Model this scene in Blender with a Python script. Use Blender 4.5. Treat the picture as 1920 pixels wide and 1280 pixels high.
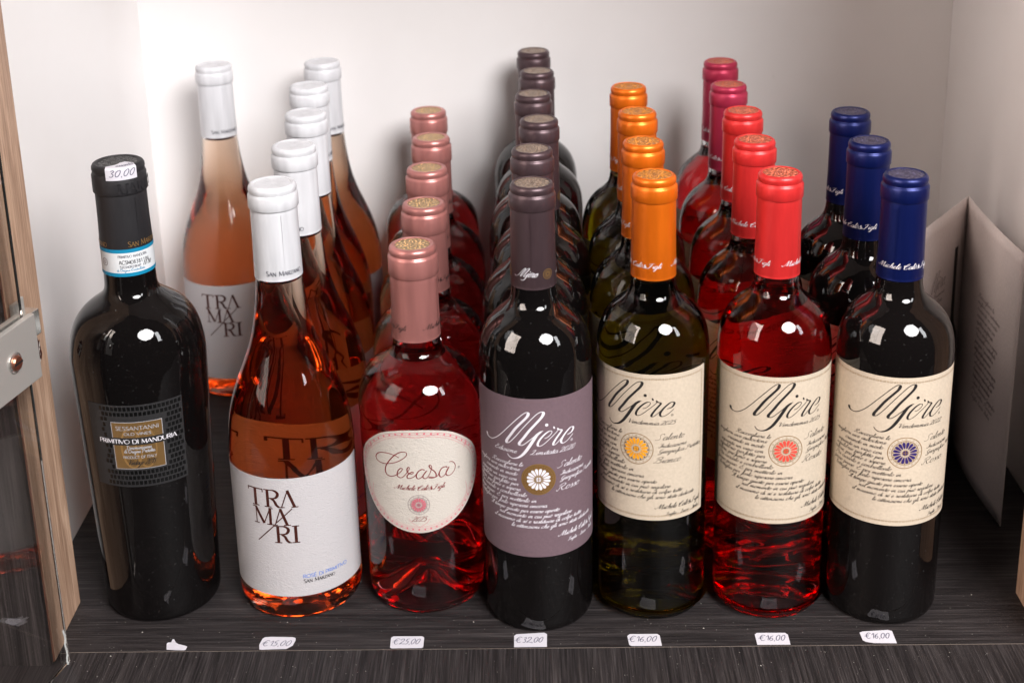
import bpy, math, random
from mathutils import Vector, Matrix
rnd = random.Random(7)
for o in list(bpy.data.objects): bpy.data.objects.remove(o)
sc = bpy.context.scene
C = sc.collection
MM = 0.001
R = math.radians

# ---------------------------------------------------------------- camera
cam_d = bpy.data.cameras.new('camera'); cam = bpy.data.objects.new('camera', cam_d); C.objects.link(cam)
PIT, ROL, YAW = R(17.896), R(-1.621), R(-1.7595)
_r0 = Vector((math.cos(YAW), -math.sin(YAW), 0)); _f0 = Vector((math.sin(YAW), math.cos(YAW), 0)); _z = Vector((0, 0, 1))
_fw = _f0*math.cos(PIT) - _z*math.sin(PIT); _up = _f0*math.sin(PIT) + _z*math.cos(PIT)
_cr = _r0*math.cos(ROL) + _up*math.sin(ROL); _cu = _up*math.cos(ROL) - _r0*math.sin(ROL)
m = Matrix.Identity(4)
for i in range(3):
    m[i][0] = _cr[i]; m[i][1] = _cu[i]; m[i][2] = -_fw[i]
m[2][3] = 574.37*MM
cam.matrix_world = m
cam_d.sensor_width = 36; cam_d.lens = 2695.04/1920*36
cam_d.shift_x = (960-918.8)/1920; cam_d.shift_y = (337.4-640)/1920
cam_d.clip_start = 0.05; cam_d.clip_end = 50
cam_d.dof.use_dof = True; cam_d.dof.focus_distance = 0.90; cam_d.dof.aperture_fstop = 11
sc.camera = cam

# ---------------------------------------------------------------- world and lamps (indoor, lamp-lit)
w = bpy.data.worlds.new('World'); sc.world = w; w.use_nodes = True
w.node_tree.nodes['Background'].inputs[0].default_value = (1.0, 0.93, 0.88, 1)
w.node_tree.nodes['Background'].inputs[1].default_value = 0.035
def area(name, loc, aim, size, power, col, size_y=None, shape='DISK'):
    d = bpy.data.lights.new(name, 'AREA'); d.energy = power; d.color = col; d.shape = shape; d.size = size
    if size_y: d.size_y = size_y
    o = bpy.data.objects.new(name, d); C.objects.link(o); o.location = loc
    o.rotation_euler = (Vector(aim)-Vector(loc)).to_track_quat('-Z', 'Y').to_euler()
    return o
area('key_lamp', (1.10, -1.05, 2.0), (0.0, 1.0, 0.15), 1.4, 150, (1.0, 0.975, 0.97))
area('room_lamp', (-2.7, -1.1, 1.9), (0.1, 1.0, 0.1), 1.6, 205, (1.0, 0.85, 0.76), 2.6, 'RECTANGLE')
area('right_fill', (1.8, -0.5, 1.4), (-0.3, 1.0, 0.2), 0.3, 13, (0.97, 0.98, 1.0), 1.0, 'RECTANGLE')  # added fill, moved to brighten the left wall; also gives a window-like streak
sc.view_settings.view_transform = 'Standard'; sc.view_settings.look = 'None'
sc.view_settings.exposure = 0; sc.view_settings.gamma = 1
cy = sc.cycles
cy.max_bounces = 28; cy.transmission_bounces = 26; cy.glossy_bounces = 8; cy.diffuse_bounces = 4; cy.transparent_max_bounces = 12
cy.volume_bounces = 0
cy.caustics_refractive = True; cy.caustics_reflective = False; cy.blur_glossy = 3.0
cy.sample_clamp_indirect = 3.0
cy.use_denoising = True
try: cy.denoiser = 'OPENIMAGEDENOISE'
except Exception: pass

# ---------------------------------------------------------------- materials
def mat(name, base=(.8,.8,.8), rough=.5, metal=0., spec=.5, **kw):
    m = bpy.data.materials.new(name); m.use_nodes = True
    b = m.node_tree.nodes['Principled BSDF']
    b.inputs['Base Color'].default_value = (*base, 1); b.inputs['Roughness'].default_value = rough
    b.inputs['Metallic'].default_value = metal; b.inputs['Specular IOR Level'].default_value = spec
    for k, v in kw.items(): b.inputs[k.replace('_', ' ')].default_value = v
    return m
class N:
    def __init__(s, m): s.m = m; s.t = m.node_tree; s.b = s.t.nodes.get('Principled BSDF')
    def n(s, typ, **kw):
        x = s.t.nodes.new(typ)
        for k, v in kw.items():
            if k[0] == '_': setattr(x, k[1:], v)
            else: x.inputs[k.replace('_', ' ')].default_value = v
        return x
    def l(s, a, b): s.t.links.new(a, b)
    def coord(s, scale, kind='Object'):
        tc = s.n('ShaderNodeTexCoord'); mp = s.n('ShaderNodeMapping'); mp.inputs['Scale'].default_value = scale
        s.l(tc.outputs[kind], mp.inputs['Vector']); return mp.outputs['Vector']
    def noise(s, vec, scale, detail=4, rough=.6, dist=0):
        x = s.n('ShaderNodeTexNoise', Scale=scale, Detail=detail, Roughness=rough, Distortion=dist); s.l(vec, x.inputs['Vector']); return x.outputs['Fac']
    def ramp(s, fac, stops):
        x = s.n('ShaderNodeValToRGB'); e = x.color_ramp.elements
        e[0].position, e[1].position = stops[0][0], stops[-1][0]
        e[0].color, e[1].color = (*stops[0][1], 1), (*stops[-1][1], 1)
        for p, c in stops[1:-1]:
            q = e.new(p); q.color = (*c, 1)
        s.l(fac, x.inputs['Fac']); return x.outputs['Color']
    def bump(s, h, strength, dist=.001):
        x = s.n('ShaderNodeBump', Strength=strength, Distance=dist); s.l(h, x.inputs['Height']); s.l(x.outputs['Normal'], s.b.inputs['Normal']); return x
    def mix(s, a, b, f, mode='MIX'):
        x = s.n('ShaderNodeMix', _data_type='RGBA', _blend_type=mode)
        for val, i in ((a, 6), (b, 7), (f, 0)):
            if hasattr(val, 'links'): s.l(val, x.inputs[i])
            elif i == 0: x.inputs[0].default_value = val
            else: x.inputs[i].default_value = (*val, 1)
        return x.outputs[2]

def dark_wood(name, axis):
    m = mat(name, rough=.5, spec=.22); k = N(m)
    s1 = (1.2, 60, 60) if axis == 0 else (60, 1.2, 60) if axis == 1 else (60, 60, 1.2)
    v = k.coord(s1); a = k.noise(v, 14, 6, .62, .25)
    s2 = tuple(q*.35 for q in s1); b = k.noise(k.coord(s2), 9, 3, .5, .6)
    s3 = tuple(q*2.2 for q in s1); c = k.noise(k.coord(s3), 13, 2, .5)
    ca = k.ramp(a, [(.3, (.011, .010, .010)), (.48, (.022, .020, .021)), (.60, (.042, .039, .041)), (.78, (.078, .073, .075))])
    cb = k.ramp(b, [(.3, (.55, .5, .5)), (.7, (1.25, 1.15, 1.1))])
    k.l(k.mix(ca, cb, 1.0, 'MULTIPLY'), k.b.inputs['Base Color'])
    k.l(k.ramp(c, [(.3, (.42,)*3), (.7, (.65,)*3)]), k.b.inputs['Roughness'])
    k.bump(a, .55, .0006); return m
def oak(name):
    m = mat(name, rough=.5); k = N(m)
    v = k.coord((40, 40, 1.6)); a = k.noise(v, 14, 6, .6, .9)
    b = k.noise(k.coord((8, 8, .8)), 9, 3, .5, 1.5)
    ca = k.ramp(a, [(.3, (.27, .165, .11)), (.47, (.44, .29, .205)), (.6, (.54, .375, .275)), (.8, (.60, .44, .335))])
    cb = k.ramp(b, [(.35, (.82, .76, .72)), (.65, (1.08, 1.04, 1.0))])
    k.l(k.mix(ca, cb, 1.0, 'MULTIPLY'), k.b.inputs['Base Color']); k.bump(a, .35, .0005); return m
M = {}
M['shelf'] = dark_wood('dark_laminate_grain_across', 0)
M['front'] = dark_wood('dark_laminate_grain_towards', 1)
M['clad'] = dark_wood('dark_laminate_grain_upright', 2)
M['oak'] = oak('oak_laminate')
M['oak_edge'] = mat('oak_edge_band', (.16, .06, .035), .5)
M['band'] = mat('edge_band', (.22, .18, .15), .5)
M['dust'] = mat('dust', (.55, .52, .48), .9)
def wall_mat():
    m = mat('white_melamine', (.80, .79, .78), .45); k = N(m)
    g = k.noise(k.coord((1, 1, 1)), 5, 4, .6)
    ca = k.ramp(g, [(.35, (.815, .785, .775)), (.6, (.845, .82, .815))])
    sp = k.noise(k.coord((1, 1, .6)), 85, 1.5, .5)
    cs = k.ramp(sp, [(.0, (.25, .24, .25)), (.155, (.42, .41, .42)), (.185, (1, 1, 1)), (1, (1, 1, 1))])
    sc2 = k.noise(k.coord((60, 60, 7)), 1.7, 3, .6, 1.2)
    c3 = k.ramp(sc2, [(0, (.6, .58, .6)), (.215, (.72, .7, .7)), (.25, (1, 1, 1)), (1, (1, 1, 1))])
    k.l(k.mix(k.mix(ca, cs, .8, 'MULTIPLY'), c3, .7, 'MULTIPLY'), k.b.inputs['Base Color'])
    k.bump(k.noise(k.coord((1, 1, 1)), 900, 2, .5), .06, .0003); return m
M['wall'] = wall_mat()
def glass(name, ior, absorb=None, dens=0, rough=0., tint=(1, 1, 1)):
    m = bpy.data.materials.new(name); m.use_nodes = True; t = m.node_tree; t.nodes.clear()
    o = t.nodes.new('ShaderNodeOutputMaterial')
    g = t.nodes.new('ShaderNodeBsdfGlass'); g.inputs['IOR'].default_value = ior; g.inputs['Roughness'].default_value = rough
    g.inputs['Color'].default_value = (*tint, 1)
    t.links.new(g.outputs[0], o.inputs['Surface'])
    if absorb:
        v = t.nodes.new('ShaderNodeVolumeAbsorption'); v.inputs['Color'].default_value = (*absorb, 1); v.inputs['Density'].default_value = dens
        t.links.new(v.outputs[0], o.inputs['Volume'])
    return m
M['clear'] = glass('clear_glass', 1.5)
M['air'] = glass('air_in_glass', 1/1.5)
M['peach'] = glass('peach_rose_wine', 1.34/1.5, (.996, .50, .03), 23)
M['cherry'] = glass('cherry_rose_wine', 1.34/1.5, (.93, .12, .17), 40)
M['ruby'] = glass('ruby_rose_wine', 1.34/1.5, (.96, .09, .14), 66)
M['olive'] = glass('olive_green_glass', 1.5, (.80, .775, .10), 92)
M['pale'] = glass('pale_white_wine', 1.34/1.5, (.95, .90, .45), 8)
M['pane'] = glass('door_glass', 1.5, (.6, .9, .75), 4)
def dusty_black(name, base):
    m = mat(name, base, .02, spec=.5); k = N(m)
    d = k.noise(k.coord((1, 1, 1)), 800, 2, .5)
    k.l(k.ramp(d, [(.5, base), (.72, base), (.76, (.07, .07, .07))]), k.b.inputs['Base Color'])
    sm = k.noise(k.coord((1, 1, .6)), 30, 3, .6)
    k.l(k.ramp(sm, [(.45, (.012,)*3), (.8, (.07,)*3)]), k.b.inputs['Roughness'])
    k.bump(k.noise(k.coord((1, 1, 1)), 700, 2, .6), .035, .0005); return m
M['black'] = dusty_black('dark_glass_of_red_wine', (.0035, .0028, .0028))
def capsule_mat(name, base, rough=.34, metal=.55, spec=.5):
    m = mat(name, base, rough, metal, spec); k = N(m)
    h = k.noise(k.coord((1, 1, .3)), 95, 4, .6, .5); k.bump(h, .30, .0009)
    v = k.noise(k.coord((1, 1, .12)), 120, 2, .5)
    k.l(k.ramp(v, [(.3, tuple(c*.86 for c in base)), (.7, tuple(min(1, c*1.1) for c in base))]), k.b.inputs['Base Color']); return m
M['cap_white'] = capsule_mat('white_capsule', (.62, .62, .645), .38, 0)
M['cap_pink'] = capsule_mat('rose_pink_capsule', (.50, .20, .18), .34, .55)
M['cap_plum'] = capsule_mat('plum_grey_capsule', (.078, .048, .054), .36, .5)
M['cap_orange'] = capsule_mat('orange_capsule', (.78, .155, .006), .34, .5)
M['cap_red'] = capsule_mat('coral_red_capsule', (.70, .030, .030), .36, .4)
M['cap_crimson'] = capsule_mat('crimson_capsule', (.44, .028, .075), .36, .4)
M['cap_blue'] = capsule_mat('navy_blue_capsule', (.003, .009, .085), .36, .5)
M['cap_black'] = capsule_mat('matt_black_capsule', (.016, .015, .017), .5, 0, .4)
def seal_mat(name, base, col, metal=.8, lo=.55):
    "embossed medallion: rings and spokes round the object's own axis"
    m = mat(name, base, .24, metal); k = N(m)
    tc = k.n('ShaderNodeTexCoord'); s = k.n('ShaderNodeSeparateXYZ'); k.l(tc.outputs['Object'], s.inputs[0])
    def mth(op, a, b=None):
        x = k.n('ShaderNodeMath', _operation=op)
        for i, q in enumerate((a, b)):
            if q is None: continue
            if hasattr(q, 'links'): k.l(q, x.inputs[i])
            else: x.inputs[i].default_value = q
        return x.outputs[0]
    r = mth('SQRT', mth('ADD', mth('MULTIPLY', s.outputs[0], s.outputs[0]), mth('MULTIPLY', s.outputs[1], s.outputs[1])))
    a = mth('ARCTAN2', s.outputs[1], s.outputs[0])
    h = mth('MULTIPLY', mth('SINE', mth('MULTIPLY', a, 12.)), mth('SINE', mth('MULTIPLY', r, 1500.)))
    n = k.noise(k.coord((1, 1, 1)), 1500, 2, .6)
    h2 = mth('ADD', mth('MULTIPLY', h, .5), n)
    k.l(k.ramp(h2, [(.35, tuple(c*lo for c in col)), (.66, col)]), k.b.inputs['Base Color'])
    k.bump(h2, 1.0, .0012); return m
M['seal_gold'] = seal_mat('gold_embossed_foil', (.8, .5, .2), (.95, .62, .30), .8, .34)
M['seal_bronze'] = seal_mat('bronze_embossed_foil', (.4, .3, .2), (.42, .30, .22), .6)
M['seal_orange'] = seal_mat('orange_embossed_foil', (.85, .3, .03), (.95, .34, .03), .5)
M['seal_red'] = seal_mat('copper_embossed_foil', (.8, .2, .08), (.92, .20, .10), .5)
M['seal_blue'] = seal_mat('blue_embossed_foil', (.1, .09, .2), (.10, .085, .16), .4)
M['seal_black'] = seal_mat('black_embossed_foil', (.03, .03, .03), (.035, .033, .033), .1)
def paper(name, base, kind='laid', rough=.75):
    m = mat(name, base, rough, spec=.3); k = N(m)
    if kind == 'hammered':
        v = k.coord((1, 1, 2.0)); h = k.noise(v, 520, 1, .4, .8); k.bump(h, .42, .0007)
    elif kind == 'laid':
        w1 = k.n('ShaderNodeTexWave', _bands_direction='Z', Scale=330., Distortion=.5, Detail=1.); tc = k.n('ShaderNodeTexCoord'); k.l(tc.outputs['Object'], w1.inputs['Vector'])
        h = k.noise(k.coord((1, 1, 1)), 500, 3, .6); k.bump(k.mix(h, w1.outputs['Color'], .45), .30, .0004)
        k.l(k.ramp(h, [(.3, tuple(c*.93 for c in base)), (.7, tuple(min(1, c*1.04) for c in base))]), k.b.inputs['Base Color'])
    return m
M['lab_white'] = paper('white_hammered_paper', (.50, .475, .485), 'hammered')
M['lab_ivory'] = paper('ivory_hammered_paper', (.57, .52, .465), 'hammered')
M['lab_cream'] = paper('cream_laid_paper', (.545, .46, .36))
M['lab_mauve'] = paper('mauve_grey_paper', (.150, .098, .115))
M['lab_black'] = paper('charcoal_paper', (.022, .021, .022), 'laid', .55)
M['sticker'] = mat('white_sticker', (.60, .58, .63), .6)
M['leaf'] = paper('pale_leaflet_card', (.80, .73, .71), 'laid', .5)
M['ink_black'] = mat('black_ink', (.018, .016, .016), .45)
M['ink_brown'] = mat('brown_foil', (.075, .018, .012), .3, .3)
M['ink_wine'] = mat('wine_red_foil', (.26, .03, .035), .35, .3)
M['ink_pink'] = mat('pink_ink', (.62, .12, .17), .5)
M['ink_white'] = mat('white_ink', (.78, .75, .80), .5)
M['ink_silver'] = mat('silver_grey_ink', (.36, .35, .36), .5)
M['ink_gold'] = mat('gold_foil', (.42, .24, .085), .35, .6)
M['ink_goldline'] = mat('gold_line_foil', (.30, .17, .06), .4, .4)
M['ink_grey'] = mat('grey_ink', (.055, .055, .075), .5)
M['ink_blue'] = mat('light_blue_ink', (.12, .22, .58), .5)
M['ink_orange'] = mat('sunflower_ink', (.88, .36, .012), .5)
M['ink_red'] = mat('red_ink', (.72, .07, .05), .5)
M['ink_navy'] = mat('navy_ink', (.028, .015, .13), .5)
M['ink_pen'] = mat('ballpoint_ink', (.04, .035, .09), .5)
M['ink_print'] = mat('soft_print', (.22, .17, .17), .6)
M['band_blue'] = mat('strip_blue', (.0, .20, .36), .5)
M['band_white'] = mat('strip_white', (.66, .68, .70), .6)
M['brick'] = mat('gloss_black_brick_print', (.004, .004, .004), .22)
M['box_gold'] = mat('antique_gold_panel', (.22, .125, .045), .4, .45)
M['steel'] = mat('brushed_steel', (.50, .47, .44), .42, .5)
M['steel_edge'] = mat('bright_steel_edge', (.75, .74, .70), .25, .9)
M['copper'] = mat('copper_screw', (.42, .17, .11), .3, .9)
M['silicone'] = mat('silicone', (.7, .72, .7), .3, Transmission_Weight=.4)

# ---------------------------------------------------------------- object helpers
def sharp(me, ang=32):
    try: me.set_sharp_from_angle(angle=R(ang))
    except Exception: pass
def link(name, verts, faces, mats, parent=None, smooth=True, idx=None, loc=None, kind=None):
    me = bpy.data.meshes.new(name); me.from_pydata([tuple(c*MM for c in v) for v in verts], [], faces)
    for q in (mats if isinstance(mats, (list, tuple)) else [mats]): me.materials.append(M[q])
    if idx: me.polygons.foreach_set('material_index', idx)
    me.polygons.foreach_set('use_smooth', [smooth]*len(me.polygons)); me.update()
    o = bpy.data.objects.new(name, me); C.objects.link(o)
    if parent: o.parent = parent
    if loc: o.location = tuple(c*MM for c in loc)
    if kind: o['kind'] = kind
    return o
def tag(o, label, cat, group=None):
    o['label'] = label; o['category'] = cat
    if group: o['group'] = group
    return o
def empty(name, loc, rot=0):
    o = bpy.data.objects.new(name, None); C.objects.link(o); o.location = tuple(c*MM for c in loc); o.rotation_euler = (0, 0, rot)
    o.empty_display_size = .02; return o
def catmull(P, n, closed=False):
    out = []; L = len(P)
    if L < 3 and not closed:
        return [tuple(P[0][k]+(P[-1][k]-P[0][k])*i/n for k in range(len(P[0]))) for i in range(n+1)]
    rng = range(L if closed else L-1)
    for i in rng:
        g = (lambda j: P[j % L]) if closed else (lambda j: P[min(max(j, 0), L-1)])
        a, b, c, d = g(i-1), g(i), g(i+1), g(i+2)
        for s in range(n):
            t = s/n
            out.append(tuple(.5*((2*b[k])+(c[k]-a[k])*t+(2*a[k]-5*b[k]+4*c[k]-d[k])*t*t+(3*b[k]-a[k]-3*c[k]+d[k])*t**3) for k in range(len(b))))
    if not closed: out.append(tuple(P[-1]))
    return out
def lathe(name, prof, matn, parent=None, seg=96, flip=False, squash=None):
    v = []; f = []; rings = []
    for r, z in prof:
        if r < 1e-4: rings.append([len(v)]); v.append((0, 0, z))
        else:
            rings.append(list(range(len(v), len(v)+seg)))
            v += [(r*math.cos(2*math.pi*i/seg), r*math.sin(2*math.pi*i/seg), z) for i in range(seg)]
    for A, B in zip(rings, rings[1:]):
        for i in range(seg):
            j = (i+1) % seg
            if len(A) == 1: q = (A[0], B[j], B[i])
            elif len(B) == 1: q = (A[i], A[j], B[0])
            else: q = (A[i], A[j], B[j], B[i])
            f.append(q[::-1] if flip else q)
    o = link(name, v, f, matn, parent); sharp(o.data); return o
def box(name, x0, x1, y0, y1, z0, z1, matn, parent=None, bev=.6, kind=None):
    me = bpy.data.meshes.new(name)
    import bmesh
    bm = bmesh.new(); bmesh.ops.create_cube(bm, size=1)
    for q in bm.verts: q.co = Vector(((x0+x1)/2+q.co.x*(x1-x0), (y0+y1)/2+q.co.y*(y1-y0), (z0+z1)/2+q.co.z*(z1-z0)))*MM
    if bev: bmesh.ops.bevel(bm, geom=list(bm.edges), offset=bev*MM, segments=2, affect='EDGES', profile=.6)
    bm.to_mesh(me); bm.free(); me.materials.append(M[matn])
    o = bpy.data.objects.new(name, me); C.objects.link(o)
    if parent: o.parent = parent
    if kind: o['kind'] = kind
    return o

# ---------------------------------------------------------------- flat print: strokes and shapes in label space (u right, v up, mm)
class Ink:
    def __init__(s): s.v = []; s.f = []; s.i = []; s.m = []
    def mi(s, m):
        if m not in s.m: s.m.append(m)
        return s.m.index(m)
    def strip(s, A, B, m, lay=0):
        k = s.mi(m); b = len(s.v)
        for p, q in zip(A, B): s.v += [(p[0], p[1], lay), (q[0], q[1], lay)]
        for i in range(len(A)-1): s.f.append((b+2*i, b+2*i+1, b+2*i+3, b+2*i+2)); s.i.append(k)
    def stroke(s, P, m, thin=.15, thick=None, sm=4, lay=1, power=1.3, closed=False, taper=True):
        thick = thick or thin
        Q = catmull(P, sm, closed) if sm > 1 else [tuple(p) for p in P]
        if closed: Q.append(Q[0])
        Q2 = [Q[0]]
        for p, q in zip(Q, Q[1:]):
            m_ = max(1, int(math.hypot(q[0]-p[0], q[1]-p[1])/.9))
            Q2 += [(p[0]+(q[0]-p[0])*j/m_, p[1]+(q[1]-p[1])*j/m_) for j in range(1, m_+1)]
        Q = Q2
        A = []; B = []; n = len(Q)
        for i in range(n):
            a = Q[max(i-1, 0)]; b = Q[min(i+1, n-1)]
            if closed and i in (0, n-1): a, b = Q[-2], Q[1]
            dx, dy = b[0]-a[0], b[1]-a[1]; L = math.hypot(dx, dy) or 1; dx /= L; dy /= L
            w = thin+(thick-thin)*max(0, -dy)**power
            if taper and not closed and thick > thin and i in (0, n-1): w = thin*.6
            A.append((Q[i][0]-dy*w/2, Q[i][1]+dx*w/2)); B.append((Q[i][0]+dy*w/2, Q[i][1]-dx*w/2))
        s.strip(B, A, m, lay)
    def ring(s, c, r0, r1, m, lay=1, n=48, k=1):
        for j in range(k):
            a, b = r0+(r1-r0)*j/k, r0+(r1-r0)*(j+1)/k
            P = [(c[0]+a*math.cos(2*math.pi*i/n), c[1]+a*math.sin(2*math.pi*i/n)) for i in range(n+1)]
            Q = [(c[0]+b*math.cos(2*math.pi*i/n), c[1]+b*math.sin(2*math.pi*i/n)) for i in range(n+1)]
            s.strip(Q, P, m, lay)
    def rect(s, x0, x1, y0, y1, m, lay=1, n=None):
        n = n or max(1, int(abs(x1-x0)/1.5))
        xs = [x0+(x1-x0)*i/n for i in range(n+1)]
        s.strip([(x, y0) for x in xs], [(x, y1) for x in xs], m, lay)
    def frame(s, x0, x1, y0, y1, w, m, lay=1):
        s.rect(x0, x1, y1-w, y1, m, lay); s.rect(x0, x1, y0, y0+w, m, lay); s.rect(x0, x0+w, y0+w, y1-w, m, lay); s.rect(x1-w, x1, y0+w, y1-w, m, lay)
    def build(s, name, fn, parent, gap=.05):
        return link(name, [fn(u, v, gap*(l+1)) for u, v, l in s.v], s.f, s.m, parent, True, s.i)
def cyl(Rf, rot=0., off=.12):
    Rf = Rf if callable(Rf) else (lambda z, q=Rf: q)
    base = Rf(100)
    def fn(u, v, g=0):
        a = u/base+rot; r = Rf(v)+off+g
        return (r*math.sin(a), -r*math.cos(a), v)
    return fn

SCRIPT = {
'a': (8.5, ['7,9 4,10 1,6 1,2 3,0 6,3 7,9', '7.2,10 6.5,3 7.5,0 9.3,2.5']),
'b': (8, ['1,4 4,13 5,18 3.7,20 2.6,15 1.8,4 3,0 6,1.5 7,5 6,8.5 8,8']),
'c': (7, ['6.3,8.3 5.5,9.8 3.5,9.7 1,6 1,2 3,0 5.5,1 7.3,3.5']),
'd': (8.5, ['7,9 4,10 1,6 1,2 3,0 6,3 7,9', '8.2,20 7,8 6.5,2 7.5,0 9.3,2.5']),
'e': (6.8, ['1,4 4.5,5.5 6,8.2 4.8,10 2.4,8.5 1,4.5 2,1 4,0 7,3.5']),
'f': (5.5, ['2,4 6,12 8,18 7,20 5.5,16 3.5,0 2,-9 1,-8 2.5,-3 6,2']),
'g': (8.5, ['7,9 4,10 1,6 1,2 3,0 6,3 7,9', '7.2,10 6,0 4.6,-8 2.5,-10 1,-8 3.5,-4 9,2.5']),
'h': (9, ['1,4 4,13 5.3,18.5 4.3,20 3,16 1.2,0', '1.6,4 4.5,9 6.5,10 6.7,6 6.3,2 7.2,0 9,2.5']),
'i': (4.6, ['0,3 2.2,9.5 1.8,3 2.6,0 4.8,2.5', '2.9,14.5 3.1,13.5']),
'j': (4, ['0,3 2.4,9.5 1.6,0 .6,-9 -1,-9 0,-4 4,2']),
'l': (4.4, ['0,3 3.4,13 4.6,18.5 3.7,20 2.4,16 1.6,4 2.4,0 4.6,2.5']),
'm': (12.5, ['0,5 1.6,9.8 1,0', '1.2,4 3.2,9 4.8,9.8 5,7 4.6,0', '4.8,4 6.8,9 8.6,9.8 8.8,6 8.5,2 9.4,0 12.5,2.5']),
'n': (8.8, ['0,5 1.6,9.8 1,0', '1.2,4 3.4,9 5.2,9.8 5.4,6 5.2,2 6.2,0 8.8,2.5']),
'o': (7.5, ['5,9.5 3,10 1,6 1,2 3,0 5.5,2 6,6 4.6,10 6,8.3 8,8.5']),
'p': (8.4, ['0,5 2,11 1.4,0 .8,-10', '1.4,3 4,9.3 6.2,9.5 7,5 5.5,1 3.5,0 8.4,2.5']),
'q': (8.4, ['7,9 4,10 1,6 1,2 3,0 6,3 7,9', '7.2,10 6.4,0 6,-10 9,2']),
'r': (6.5, ['0,3 1.8,11 2.2,9 4.4,9.5 4,3 4.6,0 6.5,2.5']),
's': (5.6, ['0,3 3,9 3.6,10.5 4,7 4.8,3 3.3,0 1,1.2', '4,1 5.8,3']),
't': (5, ['0,3 3.3,17 2.4,3 3.2,0 5.2,2.5', '.8,11.5 5,12']),
'u': (8.6, ['0,4 1.8,10 1.2,3 2,0 4.5,2 6,9', '6.2,10 5.8,3 6.6,0 8.8,2.5']),
'v': (7.5, ['0,6 1.5,10 2,4 2.6,0 5.5,4 6,9.5 8,9']),
'z': (7, ['0,8.5 3,10 6,9.5 3,4 1,.5 4,0 7.4,2']),
'.': (3.5, ['1,1 1.2,0']), ',': (3.5, ['1.4,1 1,-3']), '-': (7, ['1,5 5,5.5']), ' ': (5, []),
'&': (12, ['11,3 8,7 6,9 8,5 6,0 2,0 1,4 5,8 6,12 4,14 3,11 5,6 9,0 12,0']),
'A': (14, ['0,0 4,4 9,19', '9.2,19 10.5,0', '5,8 11,8']),
'B': (15, ['0,3 3,1 7,18', '2,13 5,18 12,19 12,13 7,10.5 12,9 12,3 8,0 5,2']),
'C': (13.5, ['5,12 2,14 0,11 4,9 9,12 12,17 10,20 6,16 3,8 3,2 6,0 10,2 13.5,5']),
'D': (15, ['7,18 4,3 1,1 6,0 13,5 13,15 7,19 2,16']),
'E': (12.5, ['11,16 8,19.5 5,16 9,11 4,10 1,5 4,0 8,1 12,4']),
'F': (13, ['1,15 4,18.5 13,19.5', '9,18 6,6 3,0 0,1 0,4', '4,10 10,10.5']),
'G': (13, ['11,16 8,19.5 3,13 3,6 6,3 10,6 11,10 9,-3 4,-7 1,-4 12,3']),
'I': (9, ['2,15 5,18.5 10,18 8,12 6,2 3,0 0,3']),
'L': (13, ['3,14 6,19.5 9,19 8,12 5,3 1,0 4,2 9,0 13,2']),
'M': (20, ['-5,5 -3,1 1,3 5,13 8,20 8.2,12 8,1 11,8 16,20 15.5,10 16,1 17.5,0 20,2.5']),
'O': (14, ['8,19 3,16 1,8 4,0 9,1 13,9 12,17 8,19 6,15 10,13']),
'P': (13, ['0,3 3,0 6,18', '2,13 5,18.5 11,19 12,14 8,9.5 5,10']),
'R': (15, ['0,3 3,0 6,18', '2,13 5,18.5 11,19 12,14 7,9.5 9,3 11,0 15,2.5']),
'S': (13, ['0,1 4,0 8,5 7,10 5,14 7,19 11,19.5 12,16']),
'T': (13, ['1,15 4,18.5 13,19.5', '9,18 7,6 4,0 1,1']),
'V': (12, ['0,15 3,19 5,16 5.5,0 9,9 14,19']),
'0': (9.5, ['5,18 1.5,12 1,4 3,0 6,3 8,12 7,18 5,18']), '1': (6, ['1,12 5,18 4,0']),
'2': (10, ['1.5,13 3,18 7,18 8,14 5,8 0,0 4,2 8,0 10,2']), '5': (9.5, ['8.5,18.5 4,17.5 2.6,10.5 6,11 7,5 4,0 0,1.5']),
'8': (9, ['7,16 4,18 2,14 6,8 5,1 2,0 1,4 4,9 7,13 7,16']), '3': (9, ['2,16 6,18 7,14 4,10 7,6 5,0 1,1']), '6': (9, ['8,17 3,12 1,4 4,0 7,4 5,9 1.5,6']),
'4': (9, ['5,18 0,6 8,6', '7,11 6,0']), '7': (8, ['1,18 8,18 3,0']), '€': (11, ['11,15 7,18 3,14 2,6 5,0 10,2', '-1,11 8,12', '-2,7 7,8']),
}
ACC = {'è': ('e', '2.5,15 4.5,12.5'), 'é': ('e', '4,12.5 7,15'), 'ò': ('o', '2.5,15 4.5,12.5'), 'ù': ('u', '3,15 5,12.5')}
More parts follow.
